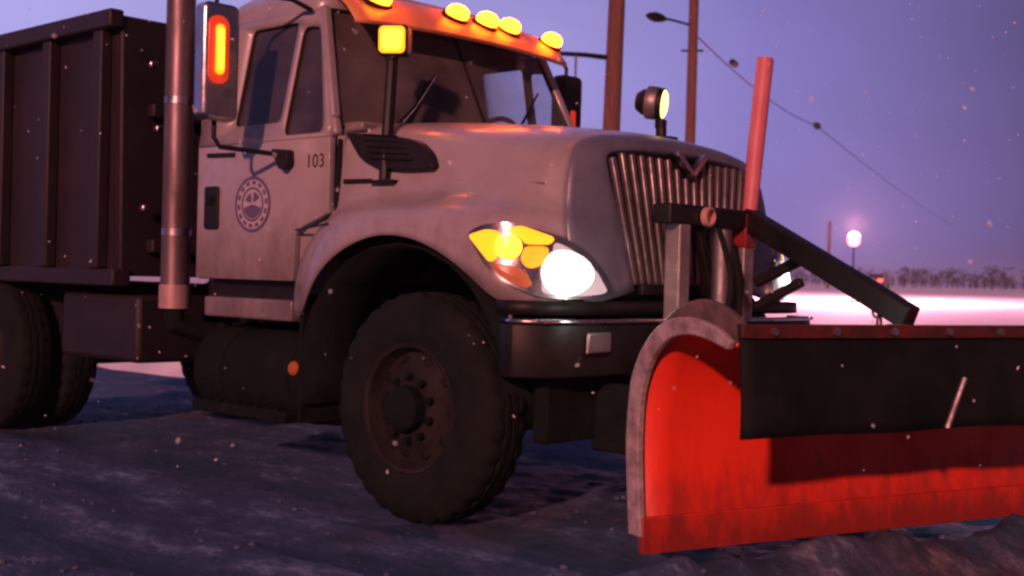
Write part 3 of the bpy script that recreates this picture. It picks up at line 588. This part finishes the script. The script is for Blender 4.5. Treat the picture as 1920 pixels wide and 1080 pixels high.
# ---- plow lights on hood brackets
def plow_light(base, head, face, near):
    b = Vector(base); h = Vector(head)
    br = MB().tube([b, b+Vector((0, 0, .05)), Vector((h.x, h.y, h.z-.11))], 0.030 if near else 0.028, 10).build('plow_light_bracket', BLACK, T)
    MB().box((b.x, b.y, b.z+.004), (.16, .08, .016)).build('bracket_foot', BLACK, br, bevel=0.004)
    q = Vector(face).to_track_quat('Z', 'Y').to_matrix()
    def place(m): m.v = [tuple(h+q @ Vector(v)) for v in m.v]; return m
    if near:
        place(MB().prism([(x, y, -.10) for x, y in rrect(-.075, .075, -.075, .075, .02)], (0, 0, .11))).build('lamp_housing', BLACK, br, bevel=0.012)
        place(MB().prism([(x, y, .0105) for x, y in rrect(-.066, .066, -.066, .066, .025)], (0, 0, .014))).build('lamp_lens', AMBER, br, bevel=0.006)
        place(MB().prism([(x, y, .025) for x, y in rrect(-.048, .048, -.048, .048, .03)], (0, 0, .006))).build('lamp_core', emit('amber_core', (1.0, .50, .015), 5.0), br)
    else:
        place(MB().lathe([(.001, -.135), (.045, -.13), (.065, -.10), (.078, -.05), (.082, .0), (.082, .012), (.074, .014)], (0, 0, 0), 'z', 24)).build('lamp_housing', BLACK, br)
        place(MB().lathe([(.074, .012), (.06, .022), (.03, .028), (.001, .03)], (0, 0, 0), 'z', 24)).build('lamp_lens', emit('plow_lamp_lens', (1.0, .72, .16), 4.0), br)
        place(MB().lathe([(.083, -.075), (.086, -.07), (.086, -.02), (.083, -.015)], (0, 0, 0), 'z', 24)).build('lamp_band', STEEL, br)
    MB().box((h.x, h.y, h.z-.105), (.05, .05, .05)).build('lamp_swivel', BLACK, br, bevel=0.01)
plow_light((-.455, -.955, 1.555), (-.53, -.86, 2.265), (.55, -.80, -.05), True)
plow_light((.26, .30, 1.845), (.256, .30, 2.03), (.90, .40, -.12), False)

# ---- exhaust stack behind the cab
ex = MB().tube([(-2.19, -1.0, 0.90), (-2.19, -1.0, 3.3)], 0.083, 24).build('exhaust_stack', EXH, T)
MB().tube([(-2.19, -1.0, 0.885), (-2.19, -1.0, 1.02)], 0.090, 24).build('stack_clamp', mat('stack_end', (.55, .40, .38), (.4, .27, .26), .5, metal=.3), ex)
for z in (1.30, 2.05): MB().tube([(-2.19, -1.0, z), (-2.19, -1.0, z+.04)], 0.088, 24).build('stack_band', CHROME, ex)
MB().tube([(-2.19, -1.0, 0.90), (-2.19, -1.0, .80), (-2.15, -.8, .74), (-2.0, -.45, .74)], 0.065, 14).build('exhaust_elbow', CHASSIS, ex)
m = MB(); m.span((-2.10, -.80, 0.86), (-2.03, -.70, 2.45)); m.build('stack_support', CHASSIS, ex)
# ---- dump body
db = MB(); prof = [(-2.52, 1.06), (-2.56, 2.585), (-5.25, 2.585), (-5.25, 1.06)]
db.prism([(x, -1.16, z) for x, z in prof], (0, 2.32, 0)); dump = db.build('dump_body', DUMP, T, bevel=0.015)
for k in range(5):
    x = -2.66-0.62*k; MB().span((x-.10, -1.235, 1.10), (x, -1.159, 2.50)).build('body_rib', DUMP, dump, bevel=0.012)
MB().span((-5.27, -1.25, 2.50), (-2.54, -1.155, 2.61)).build('top_rail', DUMP, dump, bevel=0.015)
MB().span((-5.27, -1.22, 1.00), (-2.50, -1.10, 1.10)).build('bottom_rail', DUMP, dump, bevel=0.012)
MB().span((-2.52, -1.0, 1.2), (-2.44, 1.0, 1.28)).build('front_stiffener', DUMP, dump, bevel=0.01)
MB().span((-2.53, -1.0, 2.0), (-2.46, 1.0, 2.08)).build('front_stiffener', DUMP, dump, bevel=0.01)
for y, z in ((-1.02, 2.30), (-.97, 1.93), (-1.05, 1.46)):
    MB().box((-2.45, y, z), (.05, .055, .045)).build('body_fitting', CHROME, dump, bevel=0.012)
MB().tube([(-2.40, -.55, .95), (-2.40, -.55, 2.35)], 0.07, 14).build('hoist_cylinder', STEEL, dump)
MB().span((-3.35, -1.08, 0.55), (-2.45, -.55, 0.95)).build('hydraulic_tank', DUMP, T, bevel=0.03)

MB().span((.56, -.98, .41), (.64, .98, .74)).build('hitch_mounting_plate', CHASSIS, T, bevel=.01)
for y in (-.62, .62): MB().span((.62, y-.03, .36), (.98, y+.03, .66)).build('push_lug', CHASSIS, T, bevel=.01)
# ---- plow hitch frame at the truck's nose
hx = 0.80
hitch = MB(); hitch.span((hx-.05, -.42, 1.375), (hx+.05, .34, 1.465)); hitch = hitch.build('hitch_crossbeam', BLACK, T, bevel=0.01)
MB().box((hx, -.29, 1.155), (.085, .085, .45)).build('hitch_post', GREYPOST, hitch, bevel=0.008)
MB().box((hx, .245, 1.09), (.085, .085, .41)).build('hitch_post', GREYPOST, hitch, bevel=0.008)
MB().box((hx+.002, .245, 1.37), (.10, .10, .17)).build('red_post_cap', REDPAINT, hitch, bevel=0.008)
m = MB()
m.bar((hx, -.29, .86), (hx, .245, .86), .10, .10); m.bar((hx-.02, -.12, 1.38), (hx-.02, .08, .95), .05, .05, (1, 0, 0)); m.build('hitch_brace', BLACK, hitch, bevel=0.008)
MB().span((hx-.06, -.34, .40), (hx+.06, -.24, .93)).build('hitch_cheek', CHASSIS, hitch, bevel=0.01)
MB().span((hx-.06, .195, .40), (hx+.06, .295, .93)).build('hitch_cheek', CHASSIS, hitch, bevel=0.01)
MB().tube([(hx+.06, -.02, .92), (hx+.06, -.02, 1.36)], .045, 12).build('lift_cylinder', STEEL, hitch)
MB().lathe([(.035, .0), (.045, -.004), (.045, -.03), (.001, -.034)][::-1], (hx+.085, -.15, 1.415), 'x', 16).build('hitch_lamp', mat('dim_lamp', (.5, .3, .25), None, .3), hitch)
m = MB(); m.bar((hx+.02, .25, 1.43), (1.78, .02, .985), .075, .105); m.build('lift_arm', BLACK, hitch, bevel=0.01)
m = MB(); m.bar((hx+.05, .30, 1.12), (1.12, .30, 1.245), .05, .05); m.bar((hx+.05, .30, 1.00), (1.10, .30, 1.13), .045, .045); m.build('arm_strut', BLACK, hitch, bevel=0.008)
for dy, sag in ((-.06, .10), (.02, .16)):
    MB().tube(spline([(hx+.07, dy, 1.36), (hx+.16, dy-.03, 1.22-sag), (hx+.13, dy-.06, 1.02-sag), (hx+.03, dy-.05, .90)], 6), .014, 8).build('hydraulic_hose', RUBBER, hitch)
for k in range(9):
    t = k/8; q = Vector((1.60, .06, 1.02)).lerp(Vector((1.70, .10, .55)), t); rt = Matrix.Rotation(R(90*(k % 2)), 3, 'Z')
    MB().tube([q+rt @ Vector((.018*math.cos(a), 0, .036*math.sin(a))) for a in [6.2832*i/10 for i in range(11)]], .007, 6, False).build('chain_link', STEEL, hitch)
mk = MB(); mk.tube([(hx+.03, .255, 1.44), (hx+.03, .30, 1.80), (hx+.03, .362, 2.215)], [.036, .041, .041], 12); mk.build('guide_marker', REDMARK, hitch)

# ================================================================== SNOW PLOW
TH = R(18); Ld = Vector((math.sin(TH), math.cos(TH), 0)); Nn = Vector((math.cos(TH), -math.sin(TH), 0))
PO = Vector((1.377, -1.325, 0)); PL = 3.25
plow = thing('snow_plow', 'angled orange curled plow blade with black rubber flap, carried before the truck', 'plow', PO+Ld*PL/2)
def pp(n, z, l): q = PO+Nn*n+Ld*l; return (q.x, q.y, z)
sheet = spline([Vector((a, b, 0)) for a, b in [(.055, .23), (.030, .40), (.022, .60), (.042, .75), (.10, .868), (.20, .940), (.32, .962), (.43, .950), (.53, .915)]], 4)
MB().grid([[pp(p.x, p.y, l) for p in sheet] for l in [PL*k/24 for k in range(25)]]).build('moldboard', ORANGE, plow, solid=0.012, soff=0)
outer = spline([Vector((a, b, 0)) for a, b in [(.0, .20), (-.030, .50), (-.022, .68), (0, .79), (.09, .94), (.19, 1.02), (.33, 1.06), (.46, 1.035), (.55, .985)]], 4)
innr = spline([Vector((a, b, 0)) for a, b in [(.075, .20), (.052, .42), (.045, .60), (.064, .74), (.12, .85), (.21, .918), (.32, .938), (.42, .928), (.53, .90)]], 4)
rim_o = spline([Vector((a, b, 0)) for a, b in [(.0, .20), (-.030, .50), (-.022, .68), (0, .785), (.07, .895), (.17, .972), (.31, .998), (.45, .975), (.545, .93)]], 4)
def crescent(A, B, l, th, name, m):
    mm = MB(); n = len(A)
    for ll in (l, l+th): mm.v += [pp(p.x, p.y, ll) for p in A]+[pp(p.x, p.y, ll) for p in B]
    for i in range(n-1):
        mm.f += [(i, i+1, n+i+1, n+i), (2*n+i, 3*n+i, 3*n+i+1, 2*n+i+1), (i, 2*n+i, 2*n+i+1, i+1), (n+i, n+i+1, 3*n+i+1, 3*n+i)]
    mm.f += [(0, n, 3*n, 2*n), (n-1, 3*n-1, 4*n-1, 2*n-1)]
    return mm.build(name, m, plow, bevel=0.005)
crescent(rim_o, innr, -0.03, 0.028, 'end_flange', RIMSTEEL)
crescent(outer, sheet, 0.012, 0.03, 'moldboard_rib', RIBSTEEL)
low_o = [Vector((p.x, min(p.y, .974), 0)) for p in rim_o]
for l in (1.05, 2.10, PL-.04): crescent(low_o, sheet, l, 0.03, 'moldboard_rib', RIBSTEEL)
crescent(rim_o, innr, PL+.002, 0.028, 'end_flange', RIMSTEEL)
MB().add([pp(n, z, l) for l in (-.02, PL+.02) for n, z in ((.055, .14), (.085, .14), (.075, .27), (.045, .27))], [(0, 1, 2, 3), (7, 6, 5, 4), (0, 4, 5, 1), (1, 5, 6, 2), (2, 6, 7, 3), (3, 7, 4, 0)]).build('cutting_edge', ORANGE, plow, bevel=0.004)
# rubber flap hanging from the curl, slightly wavy
rows = []
for j in range(9):
    t = j/8; rows.append([pp(.55+.02*math.sin(t*2.2)+.012*t*math.sin(l*5.1+1)+.008*t*math.sin(l*11), .985-.372*t+.004*t*math.sin(l*7), l) for l in [PL*k/60 for k in range(61)]])
MB().grid(rows).build('rubber_flap', FLAP, plow, solid=0.014, soff=0)
mm = MB(); a = pp(.572, .962, -.005); b = pp(.572, .962, PL+.005); mm.bar(a, b, .018, .045); cb = mm.build('flap_clamp_bar', EDGE, plow, bevel=0.004)
for k in range(12):
    l = .12+k*.27; q = Vector(pp(.582, .962, l)); MB().tube([q, q+Nn*.014], .014, 6).build('flap_bolt', STEEL, plow)
# push frame behind the board
m = MB(); m.bar(pp(-.10, .42, .35), pp(-.10, .42, PL-.35), .10, .10); m.build('push_beam', BLACK, plow, bevel=0.01)
for l in (.9, 2.3): MB().bar(pp(-.05, .42, l), (.86, .0+(l-1.6)*.35, .48), .09, .09).build('push_arm', BLACK, plow, bevel=0.01)
for l in (.55, 1.6, 2.65): MB().bar(pp(-.08, .42, l), pp(.02, .90, l), .05, .06).build('trip_spring_strut', CHASSIS, plow)
MB().tube([pp(.60, .62, .92), pp(.62, .80, .98)], .012, 8).build('flap_strap', STEEL, plow)

# ================================================================== BACKGROUND
def bd(u, v, z):   # ray through the photograph, used only to measure where distant things stand
    f = LENS/36*1920; return CAM+(rv*((u-960)/f)+uv*(-(v-540)/f)+dv)*z
def pole(name, label, base, top, r0, r1):
    p = thing(name, label, 'utility pole', (base.x, base.y, base.z), 'wooden utility poles behind the truck')
    n = 14; path = [base.lerp(top, k/n) for k in range(n+1)]
    MB().tube(path, [r0+(r1-r0)*k/n for k in range(n+1)], 14).build('pole_shaft', WOOD, p); return p
g1 = bd(1140, 230, 21); b1 = Vector((g1.x, g1.y, terrain(g1.x, g1.y)-.1)); t1 = bd(1165, -190, 21)
p1 = pole('utility_pole', 'thicker wooden utility pole rising directly behind the hood, nearer the cab', b1, t1, .165, .135)
g2 = bd(1294, 270, 34); b2 = Vector((g2.x, g2.y, terrain(g2.x, g2.y)-.1)); t2 = bd(1303, -60, 34)
p2 = pole('utility_pole', 'slimmer utility pole with street lamp arm, behind the round lamp on the hood', b2, t2, .16, .13)
# lamp arm with cobra head on pole 2
a0 = bd(1298, 48, 34); a1 = bd(1262, 38, 33.8); a2 = bd(1238, 33, 33.6)
MB().tube([a0, a1, a2], .035, 8).build('lamp_arm', WIRE, p2)
hd = MB(); q = bd(1229, 32, 33.5); dirv = (a2-a1).normalized()
hd.tube([q-dirv*.35, q-dirv*.2, q, q+dirv*.18, q+dirv*.30], [.05, .11, .14, .10, .03], 12); hd.build('street_lamp_head', WIRE, p2)
c0 = bd(1298, 95, 34); MB().tube([c0-rv*.3, c0+rv*.3], .03, 8).build('wire_bracket', WIRE, p2)
# arm on pole 1
a0 = bd(1140, 108, 21); a1 = bd(1098, 103, 20.8); a2 = bd(1046, 100, 20.6)
MB().tube([a0, a1, a2], [.045, .04, .035], 8).build('cross_arm', WIRE, p1)
m = MB(); q = bd(1080, 104, 20.7); m.tube([q, q-u0*.45], .02, 6); m.box(q-u0*.62, (.16, .16, .36)); m.build('hanging_box', mat('hanging_box_grey', (.20, .17, .26), (.15, .12, .2), .6), p1)
# overhead cables run from pole 2 away to the right, with splice cases
w0 = bd(1305, 66, 34); w1 = bd(1530, 235, 62); w2 = bd(1790, 425, 160)
def cable(pts, r, label):
    n = []
    for i in range(len(pts)-1):
        for k in range(10):
            t = k/10; q = pts[i].lerp(pts[i+1], t); n.append(q-u0*(0.35*4*t*(1-t)))
    n.append(pts[-1]); return tag(MB().tube(n, r, 6).build('overhead_cable', WIRE), label, 'cable')
c = cable([w0, w1, w2], .022, 'dark overhead cable with splice cases slanting down from the slim pole')
for u, v, z in ((1376, 119, 40.5), (1532, 236, 62)):
    q = bd(u, v, z); d = (w1-w0).normalized(); o = MB().tube([q-d*.45, q-d*.3, q+d*.3, q+d*.45], [.04, .12*z/45, .12*z/45, .04], 10).build('splice_case', WIRE); o.parent = c
cable([bd(-60, -260, 30), t1-u0*.4, t2-u0*.3], .02, 'overhead cable between the two wooden poles above the picture')
g3 = bd(1552, 520, 95); b3 = Vector((g3.x, g3.y, terrain(g3.x, g3.y)-.1)); t3 = bd(1556, 415, 95)
pole('utility_pole', 'faint far-off post standing left of the pink lamp', b3, t3, .14, .11)
# pink lamp far right
lq = bd(1601, 450, 45); lg = terrain(lq.x, lq.y)
sl = thing('street_lamp', 'distant glowing pink red lamp on a thin post, far right above the snow', 'lamp', (lq.x, lq.y, lg))
MB().tube([(lq.x, lq.y, lg-.05), (lq.x, lq.y, lq.z-.20)], [.035, .03], 8).build('lamp_post', WIRE, sl)
MB().lathe([(.001, .26), (.10, .24), (.20, .16), (.24, .0), (.20, -.14), (.10, -.22), (.001, -.24)], (lq.x, lq.y, lq.z), 'z', 20).build('lamp_globe', PINK_E, sl)
lightobj('lamp_light', 'POINT', (lq.x, lq.y, lq.z+.5), 12000, (1.0, .33, .45), sl, shadow_soft_size=.12)
# distant cars
def car(name, label, loc, rz, paint):
    c = thing(name, label, 'car', loc, 'cars stopped far behind')
    rot = Matrix.Rotation(rz, 3, 'Z'); L0 = Vector(loc)
    def bl(m, nm, mt, par, **k): m.v = [tuple(L0+rot @ Vector(v)) for v in m.v]; return m.build(nm, mt, par, **k)
    side = [(-2.2, .35), (-2.25, .75), (-2.1, .98), (-1.5, 1.02), (-.9, 1.45), (.5, 1.47), (1.1, 1.02), (2.0, .90), (2.2, .65), (2.15, .35)]
    bl(MB().prism([(x, -.86, z) for x, z in rpoly(side, .12, 4)], (0, 1.72, 0)), 'car_body', paint, c, bevel=.06)
    bl(MB().prism([(-2.10, -.65, 1.03), (-2.10, .65, 1.03), (-.99, .6, 1.40), (-.99, -.6, 1.40)][:0] or [(-1.49, -.7, 1.06), (-1.49, .7, 1.06), (-.96, .62, 1.42), (-.96, -.62, 1.42)], (-.03, 0, .02)), 'rear_window', BLACK, c)
    for x in (-1.35, 1.35):
        for y in (-.88, .66): bl(MB().lathe([(.001, 0), (.20, 0), (.30, .02), (.33, .06), (.33, .18), (.30, .22), (.001, .22)], (x, y, .33), 'y', 20), 'wheel', RUBBER, c)
    for y in (-.66, .66): bl(MB().box((-2.24, y, .85), (.12, .40, .16)), 'tail_light', TAIL, c, bevel=.02)
    return c
for u, z, rz, pnt, lab in ((1600, 120, 108, CARP, 'dark car with red tail lights below the pink lamp'), (1646, 126, 106, CARP2, 'silver car with red tail lights, right of the dark car')):
    q = bd(u, 530, z); car('distant_car', lab, (q.x, q.y, terrain(q.x, q.y)), R(rz), pnt)
# snowflakes in the air
fl = MB()
for k in range(650):
    z = random.uniform(2.2, 16); u = random.uniform(-50, 1970); v = random.uniform(-40, 900); q = bd(u, v, z)
    if q.z < .1 or (-2 < q.x < 1.2 and -1.3 < q.y < 1.3): continue
    s = random.uniform(.0013, .0034)*(1 if z < 6 else 1.5); t = Vector((random.uniform(-1, 1), random.uniform(-1, 1), random.uniform(-1.6, 1.6))).normalized()
    a = t.orthogonal().normalized(); b = t.cross(a); L_ = s*random.uniform(1, 3)
    fl.add([q+t*L_, q-t*L_, q+a*s, q-a*s, q+b*s, q-b*s], [(0, 2, 4), (0, 4, 3), (0, 3, 5), (0, 5, 2), (1, 4, 2), (1, 3, 4), (1, 5, 3), (1, 2, 5)])
tag(fl.build('snowflakes', FLAKE, smooth=False), 'scattered snowflakes drifting through the air', 'snow', kind='stuff')

# far-off bare wood along the horizon
wd = MB(); WOODS = mat('winter_wood', (.012, .008, .012), (.020, .013, .018), .9, spec=.1); rr = random.Random(3)
for k in range(420):
    u = -300+2500*k/420+rr.uniform(-6, 6); q = bd(u, 520, rr.uniform(255, 330)); g = terrain(q.x, q.y); hh = rr.uniform(2.2, 4.6)*(1+.35*fbm(u, 0, .01)); w = hh*rr.uniform(.3, .5)
    wd.tube([(q.x, q.y, g-.1), (q.x, q.y, g+hh*.8)], [.12, .04], 4, False)
    for j in range(46):
        c = Vector((q.x+rr.gauss(0, w*.5), q.y+rr.gauss(0, w*.5), g+hh*rr.uniform(.18, 1))); a = Vector((rr.uniform(-1, 1), rr.uniform(-1, 1), rr.uniform(-.2, 1)))*hh*.16; b = Vector((rr.uniform(-1, 1), rr.uniform(-1, 1), rr.uniform(-1, 1)))*hh*.06
        wd.add([c-a, c+a, c+b], [(0, 1, 2)])
tag(wd.build('distant_wood', WOODS, smooth=False), 'dark far-off wood along the horizon beyond the snow', 'wood', kind='stuff')
# loose slush clumps on the road
ck = MB(); CL = mat('slush_clump', (.12, .17, .26), (.06, .08, .12), .9, scale=20, bump=.4, bscale=60, spec=.1); rr = random.Random(11)
for k in range(900):
    x = rr.uniform(-6, 3.2); y = rr.choice((-2.1, -3.2, -1.5, -.6, .3, 1.5, -2.8))+rr.gauss(0, .16); sz = .004+.013*rr.random()**4
    if (x-CAM.x)**2+(y-CAM.y)**2 < 2.2: continue
    q = Vector((x, y, roadz(x, y)+sz*.25)); n = 6; vs = [q+Vector((0, 0, sz*.8))]
    for t in (.55, -.2): vs += [q+Vector((math.cos(6.283*i/n)*sz*rr.uniform(.7, 1.25), math.sin(6.283*i/n)*sz*rr.uniform(.7, 1.25), sz*(t+rr.uniform(-.15, .15)))) for i in range(n)]
    ck.add(vs, [(0, 1+i, 1+(i+1) % n) for i in range(n)]+[(1+i, 7+i, 7+(i+1) % n, 1+(i+1) % n) for i in range(n)])
tag(ck.build('slush_clumps', CL, ang=70), 'small loose clumps of grey slush strewn over the road', 'slush', kind='stuff')
# snowy air
hz = bpy.data.materials.new('snowy_air'); hz.use_nodes = True; nt = hz.node_tree; nt.nodes.clear()
o = nt.nodes.new('ShaderNodeOutputMaterial'); pv = nt.nodes.new('ShaderNodeVolumePrincipled'); pv.inputs['Color'].default_value = (.92, .9, .95, 1); pv.inputs['Density'].default_value = .0005
nt.links.new(pv.outputs[0], o.inputs['Volume'])
tag(MB().span((-1260, -460, -1.3), (1260, 1560, 14)).build('haze', hz, smooth=False), 'thin snowy air round the whole place', 'haze', kind='stuff')
